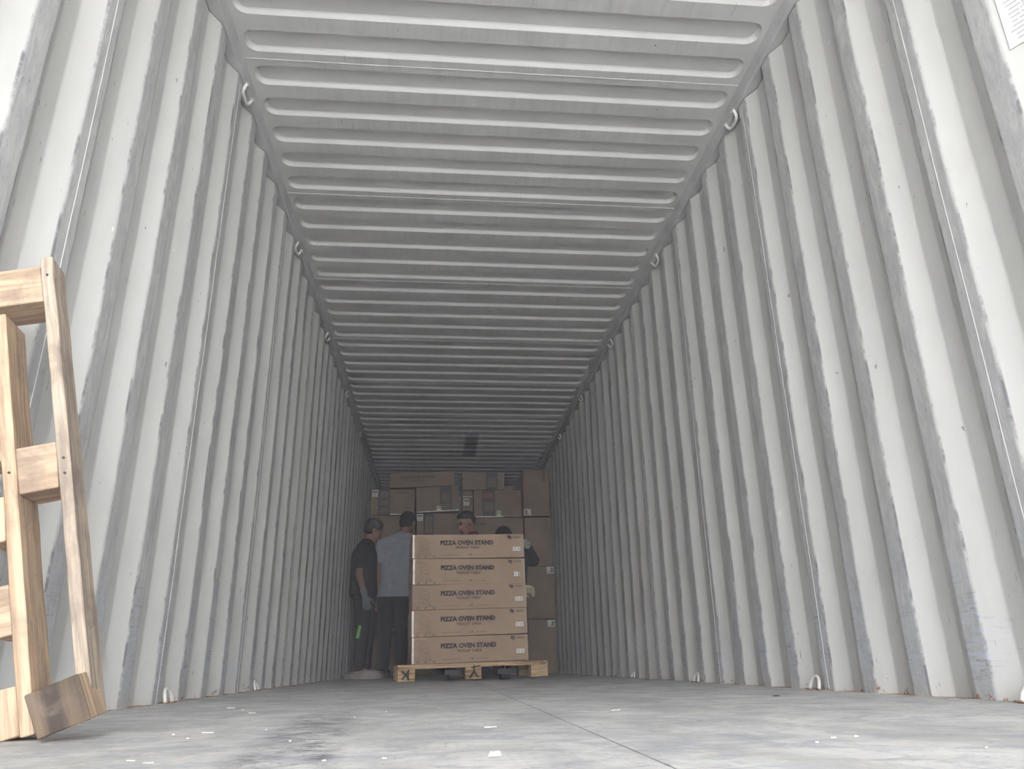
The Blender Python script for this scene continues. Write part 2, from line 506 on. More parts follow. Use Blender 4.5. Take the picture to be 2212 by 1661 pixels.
# ------------------------------------------------------------------ roof panels with pressed grooves
roof = tag(empty('ceiling'), kind='structure')
RIB = .2078; RIB0 = 2.518; GW = .062; GX = 1.128; GD = .021
def rrect(hx, hy, r, n=6):
    pts = []
    for cx, cy, a0 in ((hx-r, hy-r, 0), (-hx+r, hy-r, 90), (-hx+r, -hy+r, 180), (hx-r, -hy+r, 270)):
        for k in range(n):
            a = math.radians(a0 + 90*k/(n-1)); pts.append((cx+r*math.cos(a), cy+r*math.sin(a)))
    return pts
def roof_cell(bm, ya, yb, yg):
    """one pitch of roof sheet from ya to yb with the groove's centre line at yg"""
    X = 1.152
    loops = []
    for off, dz, r in ((0, 0, .052), (.0035, .004, .049), (.011, .017, .042), (.016, GD, .038)):
        L = rrect(GX-off, GW-off, r)
        loops.append([bm.verts.new((x, yg+y, ZC+dz + noise.noise(Vector((x*1.2, yg*1.1, 0)))*.0006)) for x, y in L])
    N = len(loops[0])
    smoothf = []
    for a, b in zip(loops, loops[1:]):
        for k in range(N): smoothf.append(bm.faces.new((a[k], a[(k+1) % N], b[(k+1) % N], b[k])))
    bm.faces.new(loops[-1])
    outer = []
    L = rrect(GX, GW, .052); n = 6
    for i, (x, y) in enumerate(L):
        c, k = divmod(i, n)
        # corners 0 and 2 start on the end edge, corners 1 and 3 on the long edge
        end_edge = (k < 3) if c in (0, 2) else (k >= 3)
        if end_edge: outer.append(bm.verts.new((X if x > 0 else -X, min(max(yg+y, ya+.002), yb-.002), ZC)))
        else: outer.append(bm.verts.new((x, yb if y > 0 else ya, ZC)))
    corner = {0: (X, yb), 1: (-X, yb), 2: (-X, ya), 3: (X, ya)}
    A = loops[0]
    for i in range(N):
        j = (i+1) % N; c, k = divmod(i, n)
        if k == 2:
            cv = bm.verts.new((*corner[c], ZC)); bm.faces.new((A[i], A[j], outer[j], cv, outer[i]))
        else: bm.faces.new((A[i], A[j], outer[j], outer[i]))
for p in range(-6, 10):
    i0 = 5*p + 2
    bm = bmesh.new(); any_ = False
    for i in range(i0, 5*p + 7):
        yf = RIB0 + RIB*i; ya = yf + .044 - RIB; yb = yf + .044
        if yb > Y1 + .05 or ya < Y0 - .05: continue
        roof_cell(bm, ya, yb, yf - GW); any_ = True
    if any_:
        obj('roof_panel', bm, M_ROOF, roof)
        yb = RIB0 + RIB*(5*p+6) + .044
        if yb < Y1:
            bm = bmesh.new(); tube(bm, [(x, yb+random.uniform(-.001,.001), ZC-.0006) for x in [-1.15+.1*k for k in range(24)]], .0019, 5)
            obj('weld_seam', bm, M_WELD, roof)
    else: bm.free()
# unseen sheet added so that no sky shows through joints
bm = box_bm((-1.21, Y0, ZC+.035), (1.21, Y1+.05, ZC+.04)); obj('roof_sky_stop', bm, M_OUT, roof)

# door end frame (outside the picture, shapes the daylight)
dr = tag(empty('door_1'), kind='structure')
for s in (-1, 1):
    bm = box_bm((1.17 if s > 0 else -1.25, Y0-.12, -.2), (1.25 if s > 0 else -1.17, Y0, 2.78), .004); obj('door_post', bm, M_OUT, dr)
bm = box_bm((-1.25, Y0-.12, 2.60), (1.25, Y0, 2.78), .004); obj('door_header', bm, M_OUT, dr)
bm = box_bm((-1.25, Y0-.12, -.2), (1.25, Y0, -.001), .004); obj('door_sill', bm, M_RAIL, dr)

# ------------------------------------------------------------------ lashing rings
def ring_mesh(squarish):
    bm = bmesh.new(); pts = []
    h, w = (.045, .105) if squarish else (.048, .070)
    for k in range(13):
        a = math.pi*k/12
        e = .55 if squarish else .85
        cx, cz = math.cos(a), math.sin(a)
        pts.append((0, math.copysign(abs(cx)**e, cx)*w/2, (abs(cz)**e)*h))
    tube(bm, pts, .0075 if squarish else .0062, 8)
    return bm
def ring(name, x, y, z, tilt, down, label, group, master={}):
    key = down
    if key not in master:
        r = empty(name); o = obj('bar', ring_mesh(down), M_STEEL, r, True)
        for s in (-1, 1):
            bm = bmesh.new(); box(bm, (-.012, s*(.0525 if down else .035)-.014, -.001), (.012, s*(.0525 if down else .035)+.014, .003), .001)
            obj('weld_pad', bm, M_STEEL if down else M_RUST, r)
        master[key] = r
    else: r = copy_tree(master[key])
    r.location = (x, y, z); r.rotation_euler = (0, tilt, 0)
    tag(r, label, 'lashing ring', group); return r
ordinal = ['nearest', 'second', 'third', 'fourth', 'fifth', 'sixth', 'seventh']
for s, nm in ((-1, 'left'), (1, 'right')):
    for k in range(5):
        y = 2.925 + 1.39*k
        cnt = '%s visible one from the door' % ordinal[k]
        ring('lashing_ring', s*1.157, y, 2.6345, math.atan2(s*.42, -.9), True, 'white lashing bar hanging under %s roof rail, %s' % (nm, cnt), 'lashing bars under the %s top rail' % nm)
yl = {-1: [(2.918, 'left wall, larger near one with rusty foot'), (4.285, 'left wall, smaller one further in')],
      1: [(1.80, 'right wall, cut by the picture edge'), (2.90, 'right wall, large whole one'), (4.27, 'right wall, second whole one'), (5.68, 'right wall, smallest far one')]}
for s in (-1, 1):
    for y, lb in yl[s]:
        ring('lashing_ring', s*1.158, y, .001, s*.28, False, 'white metal lashing ring at foot of %s' % lb, 'lashing rings along the floor edge')

# ------------------------------------------------------------------ notice sheet on the right wall
sheet = empty('notice_sheet', (0,0,0))
bm = bmesh.new()
path = [(1.372, 1.1868), (1.326, 1.2112), (1.250, 1.2112)]       # follows the folded wall
def pw(s_):
    """point at distance s_ along the sheet from its inner edge"""
    d = 0
    for (ya, xa), (yb, xb) in zip(path, path[1:]):
        L = math.hypot(yb-ya, xb-xa)
        if s_ <= d + L: t = (s_-d)/L; return (xa+(xb-xa)*t, ya+(yb-ya)*t)
        d += L
    return (path[-1][1], path[-1][0])
zb, zt = 1.552, 1.86
cols = [0, .025, .052, .09, .128]
v = [[bm.verts.new((pw(c)[0]-.003-l*.0006, pw(c)[1], z)) for z in (zb, zt)] for l in (0, 1) for c in cols]
for l in (0, 5):
    for i in range(4): bm.faces.new((v[l+i][0], v[l+i+1][0], v[l+i+1][1], v[l+i][1]))
for i in range(4):
    for j in (0, 1): bm.faces.new((v[i][j], v[i+1][j], v[5+i+1][j], v[5+i][j]))
o = obj('paper', bm, M_PAPER, sheet)
bm = bmesh.new(); z = zb + .016
while z < zt - .01:
    c = .012 + random.uniform(0, .012); stop = random.uniform(.09, .118)
    while c < stop:
        w = random.uniform(.012, .04); e = min(c+w, stop)
        a, b = pw(c), pw(e)
        if (c < .052) != (e < .052): e = .052; b = pw(e)
        q = [bm.verts.new((p_[0]-.0042, p_[1], zz)) for p_, zz in ((a, z), (b, z), (b, z+.0032), (a, z+.0032))]
        if (Vector(q[0].co)-Vector(q[1].co)).length > .001: bm.faces.new(q)
        c = e + .004
    z += .0135
tag(obj('printed_lines', bm, M_PTEXT, sheet), kind='stuff')
tag(sheet, 'white printed paper sheet stuck high on the right wall', 'notice')

# ------------------------------------------------------------------ wooden pallet leaning on the left wall
pal = empty('wooden_pallet', (-.931, 1.45, .004), (0, -math.radians(14.2), math.radians(6.5)))
tag(pal, 'upright wooden pallet leaning against the left wall in the foreground', 'pallet')
def rough_board(name, lo, hi, mat, parent, seed, amp=.0025, cutsz=10):
    bm = bmesh.new(); box(bm, lo, hi)
    L = [hi[i]-lo[i] for i in range(3)]
    ax = L.index(max(L))
    es = [e for e in bm.edges if abs((e.verts[0].co-e.verts[1].co).normalized()[ax]) > .9]
    bmesh.ops.subdivide_edges(bm, edges=es, cuts=cutsz, use_grid_fill=True)
    bmesh.ops.bevel(bm, geom=[e for e in bm.edges if e.calc_face_angle(0) > 1], offset=.0018, segments=1, affect='EDGES')
    for v_ in bm.verts:
        d = noise.noise_vector(v_.co*14 + Vector((seed*3.1, seed, 0)))*amp
        v_.co += d
    return obj(name, bm, mat, parent)
D = .100                                                       # board width, into the picture
rough_board('runner_board', (.092, 0, .006), (.114, .078, .902), M_PALLET_G, pal, 1, .0018, 16)
rough_board('stringer_board', (0, 0, 0), (.023, D, .786), M_PALLET, pal, 2, .0018, 16)
rough_board('block', (-.022, .003, .804), (.091, .098, .884), M_PALLET_Y, pal, 3, .002, 5)
rough_board('block', (.0235, .003, .416), (.0915, .098, .506), M_PALLET_Y, pal, 4, .003, 5)
# the bottom block has split off and hangs twisted
b = rough_board('block', (-.041, -.05, -.038), (.041, .05, .038), M_ENDG, pal, 5, .004, 5)
b.location = (.076, .000, .036); b.rotation_euler = (.08, -.15, .0)
b.data.materials.append(M_PALLET)
for p_ in b.data.polygons:
    if p_.normal.y > -.6: p_.material_index = 1
tag(b, 'twisted loose block with darkened end grain')
for i, (z0, z1) in enumerate(((.004,.085), (.170,.258), (.334,.420), (.486,.578), (.655,.742))):
    rough_board('deck_board', (-.030, .004, z0), (-.001, .098, z1), M_PALLET_Y if i % 2 else M_PALLET, pal, 10+i, .003, 12)
for x, z in ((.012,.46), (.012,.85), (.103,.47), (.103,.86), (.103,.44)):
    bm = bmesh.new()
    bmesh.ops.create_cone(bm, cap_ends=True, segments=8, radius1=.0022, radius2=.0022, depth=.003, matrix=Matrix.Translation((x, -.0012, z)) @ Matrix.Rotation(math.pi/2, 4, 'X'))
    obj('nail', bm, M_DARKSTEEL, pal)

# ------------------------------------------------------------------ cargo pallet with its five long cartons
ANG = math.radians(4.6); ROLL = -math.radians(1.05)
cp = empty('cargo_pallet', (-.516, 5.80, .002), (0, ROLL, ANG))
tag(cp, 'wooden pallet raised on a pallet truck under the stacked pizza oven stand cartons', 'pallet')
PWd, PD, PH = 1.10, 1.10, .112
for k, y in enumerate((0, .2, .4, .6, .8, 1.0)):
    rough_board('deck_board', (0, y, PH-.030), (PWd, y+.10, PH), M_PLY, cp, 50+k, .0012, 8)
for i, x in enumerate((0, .487, .972)):
    for j, y in enumerate((.001, .5, .99)):
        rough_board('block', (x, y, 0), (x+.126 if i != 1 else x+.118, y+.108, PH-.0305), M_PLY, cp, 60+i*3+j, .001, 3)
def stroke(bm, pts, w, y=-.0016):
    for (x0, z0), (x1, z1) in zip(pts, pts[1:]):
        d = Vector((x1-x0, z1-z0)); n_ = Vector((-d.y, d.x)).normalized()*w/2; e = d.normalized()*w*.3
        q = [(x0-e.x+n_.x, z0-e.y+n_.y), (x1+e.x+n_.x, z1+e.y+n_.y), (x1+e.x-n_.x, z1+e.y-n_.y), (x0-e.x-n_.x, z0-e.y-n_.y)]
        bm.faces.new([bm.verts.new((a, y, b_)) for a, b_ in q])
bm = bmesh.new(); stroke(bm, [(.036,.018), (.062,.050), (.080,.012)], .014); stroke(bm, [(.030,.068), (.064,.046), (.080,.074)], .014); stroke(bm, [(.078,.01), (.078,.076)], .008)
obj('painted_mark', bm, M_INK, cp)
bm = bmesh.new(); stroke(bm, [(.487+.034,.012), (.487+.062,.050), (.487+.092,.014)], .016); stroke(bm, [(.487+.062,.050), (.487+.066,.090)], .012); stroke(bm, [(.487+.045,.078), (.487+.108,.088)], .010)
obj('painted_mark', bm, M_INK, cp)

pt = empty('pallet_truck', (-.20, 6.0, 0), (0, 0, ANG))
tag(pt, 'dark steel hand pallet truck pushed under the cargo pallet', 'pallet truck')
for x in (.02, .42):
    bm = box_bm((x, .02, .040), (x+.15, 1.16, .078), .006, 2); obj('fork', bm, M_DARKSTEEL, pt)
    bm = bmesh.new(); bmesh.ops.create_cone(bm, cap_ends=True, segments=20, radius1=.038, radius2=.038, depth=.075, matrix=Matrix.Translation((x+.075, .12, .038)) @ Matrix.Rotation(math.pi/2, 4, 'Y'))
    obj('load_roller', bm, M_TYRE, pt, False)
bm = box_bm((.05, 1.13, .06), (.54, 1.22, .42), .02, 2); obj('battery_case', bm, M_DARKSTEEL, pt)
bm = bmesh.new(); tube(bm, [(.295, 1.20, .38), (.295, 1.25, .95)], .015, 8); obj('handle_shaft', bm, M_DARKSTEEL, pt)
bm = bmesh.new(); tube(bm, [(.19,1.25,.93), (.19,1.27,1.02), (.40,1.27,1.02), (.40,1.25,.93), (.19,1.25,.93)], .011, 8, False); obj('handle', bm, M_DARKSTEEL, pt)
bm = bmesh.new(); bmesh.ops.create_cone(bm, cap_ends=True, segments=24, radius1=.09, radius2=.09, depth=.05, matrix=Matrix.Translation((.295,1.22,.09)) @ Matrix.Rotation(math.pi/2, 4, 'Y'))
obj('steer_wheel', bm, M_TYRE, pt)

def ring_stroke(bm, cx, cz, r, w, y, a0=0, a1=360, n=28):
    pts = [(cx + r*math.cos(math.radians(a0+(a1-a0)*k/n)), cz + r*math.sin(math.radians(a0+(a1-a0)*k/n))) for k in range(n+1)]
    for (xa, za), (xb, zb_) in zip(pts, pts[1:]):
        va = Vector((xa-cx, za-cz)).normalized()*w/2; vb = Vector((xb-cx, zb_-cz)).normalized()*w/2
        bm.faces.new([bm.verts.new((p_[0], y, p_[1])) for p_ in ((xa+va.x, za+va.y), (xb+vb.x, zb_+vb.y), (xb-vb.x, zb_-vb.y), (xa-va.x, za-va.y))])

def carton_body(w, d, h, name, mat, parent, seed, bulge=.004):
    bm = bmesh.new(); box(bm, (0, 0, 0), (w, d, h))
    bmesh.ops.subdivide_edges(bm, edges=bm.edges[:], cuts=5, use_grid_fill=True)
    for v_ in bm.verts:
        u, t_, s_ = v_.co.x/w, v_.co.y/d, v_.co.z/h
        if v_.co.y < 1e-5: v_.co.y -= bulge*.4*math.sin(math.pi*u)*math.sin(math.pi*s_)
        v_.co.z += noise.noise(Vector((u*2.5+seed, t_*2, s_*2)))*bulge*.5*(1 if .01 < s_ < .99 else .35)
        if abs(u-.5) > .49 and abs(t_-.5) > .49: v_.co.x += (-1 if u > .5 else 1)*.002
    bmesh.ops.bevel(bm, geom=[e for e in bm.edges if e.calc_face_angle(0) > 1], offset=.0025, segments=1, affect='EDGES')
    return obj(name, bm, mat, parent)

rows = [(-.444,1.041,.419,1.069), (-.433,.862,.426,.879), (-.429,.672,.431,.684), (-.430,.489,.438,.509), (-.425,.299,.438,.322), (-.419,.115,.440,.134)]
names5 = ['topmost', 'second from top', 'middle', 'second from bottom', 'bottom']
ca, sa = math.cos(ANG), math.sin(ANG)
for i in range(5):
    xl, zl, xr, zr = rows[i]; xl2, zl2, xr2, zr2 = rows[i+1]
    xb0 = (xl+xl2)/2; xb1 = (xr+xr2)/2
    w = (xb1-xb0)/ca; roll = -math.atan2(zr2-zl2, xb1-xb0)
    h = ((zl-zl2)+(zr-zr2))/2*.5 + .5*(zl-zl2) - .0025
    yb_ = 5.82 + .08*(xb0+.45)
    root = empty('carton', (xb0, yb_, zl2+.002), (0, roll, math.radians([4.3,5.0,4.6,5.0,4.6][i])))
    note = {0: 'pizza oven stand carton with workers\' heads showing above it',
            1: 'pizza oven stand carton whose white label is folded at its right end',
            2: 'pizza oven stand carton in the middle of the stack of five',
            3: 'pizza oven stand carton just above the bottom one',
            4: 'pizza oven stand carton resting directly on the pallet'}[i]
    tag(root, 'tan cardboard ' + note, 'carton', 'long printed cartons on the pallet')
    carton_body(w, .52, h, 'box_body', M_KRAFT, root, i*3.7)
    T = lambda x, z, y=-.0052: Matrix.Translation((x, y, z)) @ FRONT
    k = h/.178
    text_mesh('printed_title', 'PIZZA OVEN STAND', .0435, M_INK, root, T(w*.482, h*.635), .0024, spacing=1.02)
    text_mesh('printed_title', 'TROLLEY TABLE', .0245, M_INK1, root, T(w*.487, h*.44), .0011, spacing=1.04)
    # address lines and symbol along the lower edge (illegible rules in the photograph)
    bm = bmesh.new()
    for a, b_ in ((.262,.41), (.55,.64)):
        x = w*a
        while x < w*b_:
            L = random.uniform(.004,.012); bm.faces.new([bm.verts.new(q) for q in ((x,-.0042,h*.125), (x+L,-.0042,h*.125), (x+L,-.0042,h*.148), (x,-.0042,h*.148))]); x += L + .0022
    ring_stroke(bm, w*.515, h*.14, .0045, .007, -.0044, n=12); ring_stroke(bm, w*.494, h*.14, .005, .002, -.0044, n=12)
    tag(obj('printed_line', bm, M_INK2, root), kind='stuff')
    # maker's emblem and word, upper right
    bm = bmesh.new(); ex, ez = w*.868, h*.865
    stroke(bm, [(ex-.016,ez+.012), (ex+.010,ez+.006), (ex+.010,ez-.010)], .007, -.0044)
    stroke(bm, [(ex-.016,ez-.002), (ex-.002,ez-.006), (ex+.002,ez-.016)], .006, -.0044)
    stroke(bm, [(ex-.014,ez+.004), (ex+.004,ez+.002)], .005, -.0046)
    obj('printed_emblem', bm, M_INK, root)
    text_mesh('printed_title', 'OSTRO', .0165, M_INK2, root, T(w*.934, h*.867), .0012, spacing=1.1)
    # pizza line drawing on the left
    bm = bmesh.new(); cx, cz = .058, h*.50; R = .070*k**.5
    ring_stroke(bm, cx, cz, R, .0035, -.0042, -118, 118); ring_stroke(bm, cx, cz, R*.86, .002, -.0042, -128, 128)
    for a in range(-100, 101, 40):
        ca_, sa_ = math.cos(math.radians(a)), math.sin(math.radians(a))
        x1 = max(.006, cx + R*.84*ca_)
        stroke(bm, [(cx, cz), (x1, cz + R*.84*sa_)], .002, -.0042)
    for a, rr, s_ in ((-80,.6,.012), (-40,.55,.011), (0,.6,.013), (35,.5,.010), (75,.6,.012), (20,.2,.008), (-20,.75,.006), (55,.78,.006), (100,.4,.010)):
        ring_stroke(bm, cx + R*rr*math.cos(math.radians(a)), cz + R*rr*math.sin(math.radians(a)), s_, .0022, -.0042, n=12)
    tag(obj('printed_drawing', bm, M_INK3, root), kind='stuff')
    bm = bmesh.new()
    for cx, cz, a in ((.105,.017,10), (.112,.028,60), (.098,.011,-30), (.131,.037,100), (.137,.026,30), (.160,.016,150), (.168,.009,60), (.040,.010,30), (.052,.014,90)):
        d = Vector((math.cos(math.radians(a)), math.sin(math.radians(a))))*.011
        q = [(cx-d.x, cz-d.y), (cx-d.y*.45, cz+d.x*.45), (cx+d.x, cz+d.y), (cx+d.y*.45, cz-d.x*.45)]
        bm.faces.new([bm.verts.new((a_, -.0042, max(.002, b_))) for a_, b_ in q])
    tag(obj('printed_leaf', bm, M_INK2, root), kind='stuff')
    # white label
    lx, lz = w*.895, h*(.36 if i != 1 else .38); lw, lh = (.058, .030)
    if i == 1: lw, lh = .034, .034
    bm = box_bm((lx, -.0048, lz-lh/2), (lx+lw, -.0032, lz+lh/2)); lab = obj('label', bm, M_LABEL, root)
    bm = bmesh.new()
    for r_ in range(4):
        z_ = lz + lh*(.25-.17*r_)
        bm.faces.new([bm.verts.new(q) for q in ((lx+.006,-.0053,z_), (lx+lw*(.5 if r_ % 2 else .42),-.0053,z_), (lx+lw*(.5 if r_ % 2 else .42),-.0053,z_+.0018), (lx+.006,-.0053,z_+.0018))])
    if i != 1:
        x = lx+lw*.60
        while x < lx+lw*.88:
            wd = random.choice((.0008,.0014,.002)); bm.faces.new([bm.verts.new(q) for q in ((x,-.0053,lz-lh*.32), (x+wd,-.0053,lz-lh*.32), (x+wd,-.0053,lz+lh*.32), (x,-.0053,lz+lh*.32))]); x += wd+.0014
    obj('label_print', bm, M_LPRINT, lab)
    if i == 1:
        bm = box_bm((lx+.044, -.0052, lz-.019), (lx+.0475, -.0032, lz+.019)); obj('label', bm, M_LABEL, root)
    # clear tape over both ends
    for s_, z0, z1 in ((0, .01, .45), (0, .5, .98), (1, .15, .8)):
        bm = bmesh.new(); xa = .004 if s_ == 0 else w-.018
        if i in (2,) and s_ == 0: continue
        box(bm, (xa, -.0026, h*z0), (xa+.014, -.0012, h*z1)); obj('packing_tape', bm, M_TAPE, root)

# ------------------------------------------------------------------ wall of cartons at the blind end
YC = 9.20
PN, PB = M_PANEL, M_PANEL2
def sc_(x): return (x+.242)*.958-.242
def sz_(z): return (z-.107)*.958+.107
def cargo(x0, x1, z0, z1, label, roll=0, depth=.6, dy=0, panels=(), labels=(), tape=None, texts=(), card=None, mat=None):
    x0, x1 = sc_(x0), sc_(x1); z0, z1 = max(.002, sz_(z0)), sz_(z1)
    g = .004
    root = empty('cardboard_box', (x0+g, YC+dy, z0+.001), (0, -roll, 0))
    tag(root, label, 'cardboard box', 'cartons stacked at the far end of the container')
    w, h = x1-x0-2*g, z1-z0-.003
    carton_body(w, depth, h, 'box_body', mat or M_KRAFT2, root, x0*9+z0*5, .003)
    for (a, b_, c, d, m) in panels:
        bm = box_bm((a*w, -.0046 if m is PN else -.0058, c*h), (b_*w, -.0030, d*h)); obj('printed_panel', bm, m, root)
    for (a, c, lw, lh, dark) in labels:
        bm = box_bm((a*w, -.006, c*h), (a*w+lw, -.0042, c*h+lh)); lab = obj('label', bm, M_LABEL, root)
        bm = bmesh.new()
        if dark == 'side': box(bm, (a*w+lw*.15, -.0066, c*h+lh*.15), (a*w+lw*.48, -.0058, c*h+lh*.85))
        elif dark == 'sider': box(bm, (a*w+lw*.55, -.0066, c*h+lh*.15), (a*w+lw*.9, -.0058, c*h+lh*.85))
        else: box(bm, (a*w+lw*.12, -.0066, c*h+lh*.55), (a*w+lw*.88, -.0058, c*h+lh*.85))
        for r_ in range(3): box(bm, (a*w+lw*.15, -.0064, c*h+lh*(.12+.12*r_)), (a*w+lw*.75, -.0058, c*h+lh*(.12+.12*r_)+.003))
        obj('label_print', bm, M_LPRINT, lab)
    if tape:
        bm = bmesh.new(); n_ = 14; a, b_ = tape
        for k in range(n_):
            xa = w*(a+(b_-a)*k/n_); xb = w*(a+(b_-a)*(k+1)/n_)
            box(bm, (xa, -.008-random.uniform(0,.003), -.003+random.uniform(-.001,.001)), (xb, -.003, .010+random.uniform(-.002,.003)))
        obj('packing_tape', bm, M_TAPE2, root)
    for (t, x, z, s_, m, rot) in texts:
        if t == 'ICONS':
            for k in range(5):
                cx, cz = x*w + (k-2)*s_*.95, z*h; q = s_*.32; bm = bmesh.new()
                stroke(bm, [(cx-q,cz-q), (cx+q,cz-q), (cx+q,cz+q), (cx-q,cz+q), (cx-q,cz-q)], .004, -.0052)
                if k % 2: stroke(bm, [(cx,cz-q*.6), (cx,cz+q*.6)], .005, -.0052)
                else: stroke(bm, [(cx-q*.5,cz), (cx+q*.5,cz)], .005, -.0052)
                obj('printed_symbol', bm, m, root)
            continue
        text_mesh('printed_title', t, s_, m, root, Matrix.Translation((x*w, -.0055, z*h)) @ Matrix.Rotation(rot, 4, 'Y') @ FRONT, .001)
    if card:
        a, c, cw, ch = card
        bm = box_bm((a*w, -.010, c*h), (a*w+cw, -.0085, c*h+ch)); cd = obj('shipping_card', bm, M_GREENP, root)
        bm = box_bm((a*w, -.0108, c*h), (a*w+cw, -.0101, c*h+ch*.35)); obj('card_foot', bm, M_TAPE2, cd)
    return root

cargo(-.878,-.037,2.245,2.437, 'long tan carton lying on top of the left boxes just under the roof', .048, .5, 0, texts=(('PIZZA OVEN STAND', .43, .66, .046, M_INK, 0), ('TROLLEY TABLE', .43, .42, .026, M_INK2, 0)))
cargo(-1.108,-.546,1.903,2.232, 'brown box in upper row against left wall with white label at its upper left', 0, .6, 0, panels=((.17,.43,.01,.99,PN), (.20,.40,.64,.93,PB), (.20,.40,.36,.58,PB), (.20,.40,.08,.28,PB)), labels=((.02,.70,.07,.085,'top'),), tape=(.45,.9), texts=(('ICONS', .72, .86, .035, M_INK2, 0),))
cargo(-.528,.024,1.930,2.254, 'brown box with bright tape along its foot and green card beside dark panel', .055, .6, 0, panels=((.555,.83,.01,.99,PN), (.59,.79,.36,.74,PB), (.59,.79,.06,.3,PB)), tape=(.02,.98), card=(.46,.03,.06,.062))
cargo(.049,.605,2.232,2.462, 'topmost middle carton with dark printed band, under the roof', .01, .5, .03, panels=((.56,.84,.01,.99,PN), (.60,.80,.14,.70,PB)))
cargo(.049,.193,1.600,2.226, 'narrow upright box wedged between two wide boxes with white label', 0, .5, .03, labels=((.12,.687,.07,.085,'top'),), panels=((.03,.97,.865,.88,M_TAPE2),))
cargo(.197,.817,1.872,2.224, 'brown box with red and brown printed panels and pale green card below', .008, .6, 0, panels=((.185,.445,.01,.99,PN), (.215,.415,.68,.90,M_RED), (.215,.415,.22,.56,PB)), tape=(.04,.62), card=(.475,.01,.056,.078), texts=(('ICONS', .70, .86, .042, M_INK2, 0),))
cargo(.640,.770,2.235,2.412, 'small box set back in the gap under the roof', 0, .4, .55)
cargo(.841,1.190,1.884,2.494, 'tall carton against right wall under the roof with white label low left', .012, .6, 0, labels=((.0,.02,.088,.078,'side'),), texts=(('OSTRO', .80, .88, .05, M_INK, math.pi/2), ('ICONS', .20, .22, .03, M_INK2, 0)))
cargo(.843,1.205,1.262,1.878, 'tall carton against right wall directly below the topmost one', 0, .6, .01, texts=(('OSTRO', .78, .84, .05, M_INK2, math.pi/2),))
cargo(.845,1.215,.625,1.258, 'carton against right wall, third down, with grey white label upper right', 0, .6, 0, labels=((.74,.86,.085,.082,'sider'),))
cargo(.850,1.215,0,.621, 'bottom carton against right wall with dim label upper right', 0, .6, .01, labels=((.72,.86,.085,.075,'sider'),))
cargo(-.524,.030,1.566,1.922, 'box behind the workers with white label and dark band at its left', .012, .6, .01, panels=((.17,.40,.02,.98,PN), (.20,.37,.3,.9,PB)), labels=((.01,.74,.07,.085,'top'),))
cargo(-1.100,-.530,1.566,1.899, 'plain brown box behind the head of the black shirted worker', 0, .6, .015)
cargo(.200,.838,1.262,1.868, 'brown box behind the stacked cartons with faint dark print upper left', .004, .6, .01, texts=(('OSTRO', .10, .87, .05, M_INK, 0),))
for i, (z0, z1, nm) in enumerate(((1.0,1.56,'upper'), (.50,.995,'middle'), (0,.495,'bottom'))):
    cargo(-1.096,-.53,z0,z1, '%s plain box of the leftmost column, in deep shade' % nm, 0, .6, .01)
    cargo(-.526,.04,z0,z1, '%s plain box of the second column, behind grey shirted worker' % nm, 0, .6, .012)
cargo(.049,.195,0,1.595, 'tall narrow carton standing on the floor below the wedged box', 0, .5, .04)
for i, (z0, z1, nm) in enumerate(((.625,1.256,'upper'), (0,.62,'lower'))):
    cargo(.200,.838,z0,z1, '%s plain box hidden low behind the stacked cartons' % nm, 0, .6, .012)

# ------------------------------------------------------------------ people
def cap(bm, p1, p2, r1, r2, n=12):
    p1, p2 = Vector(p1), Vector(p2); t = bmesh.new()
    for p, r in ((p1, r1), (p2, r2)):
        bmesh.ops.create_uvsphere(t, u_segments=n, v_segments=n//2+2, radius=r, matrix=Matrix.Translation(p))
    g = bmesh.ops.convex_hull(t, input=t.verts)
    dead = [v_ for v_ in t.verts if not v_.link_faces]
    bmesh.ops.delete(t, geom=dead, context='VERTS')
    me = bpy.data.meshes.new('t'); t.to_mesh(me); t.free(); bm.from_mesh(me); bpy.data.meshes.remove(me)
def ell(bm, c, r, rot=None, n=16):
    m = Matrix.Translation(c) @ (rot or Matrix()) @ Matrix.Diagonal((*r, 1))
    bmesh.ops.create_uvsphere(bm, u_segments=n, v_segments=n//2+2, radius=1, matrix=m)
def remesh(name, bm, mat, parent, voxel=.012, smooth=4):
    me = bpy.data.meshes.new(name); bmesh.ops.recalc_face_normals(bm, faces=bm.faces[:]); bm.to_mesh(me); bm.free()
    o = bpy.data.objects.new(name, me); COL.objects.link(o)
    m = o.modifiers.new('r', 'REMESH'); m.mode = 'VOXEL'; m.voxel_size = voxel; m.use_smooth_shade = True
    s = o.modifiers.new('s', 'SMOOTH'); s.iterations = smooth; s.factor = .5
    dg = bpy.context.evaluated_depsgraph_get()
    nm = bpy.data.meshes.new_from_object(o.evaluated_get(dg))
    bpy.data.objects.remove(o); nm.name = name
    nm.materials.clear(); nm.materials.append(mat)
    for p in nm.polygons: p.use_smooth = True
    n_ = bpy.data.objects.new(name, nm); return link(n_, parent)

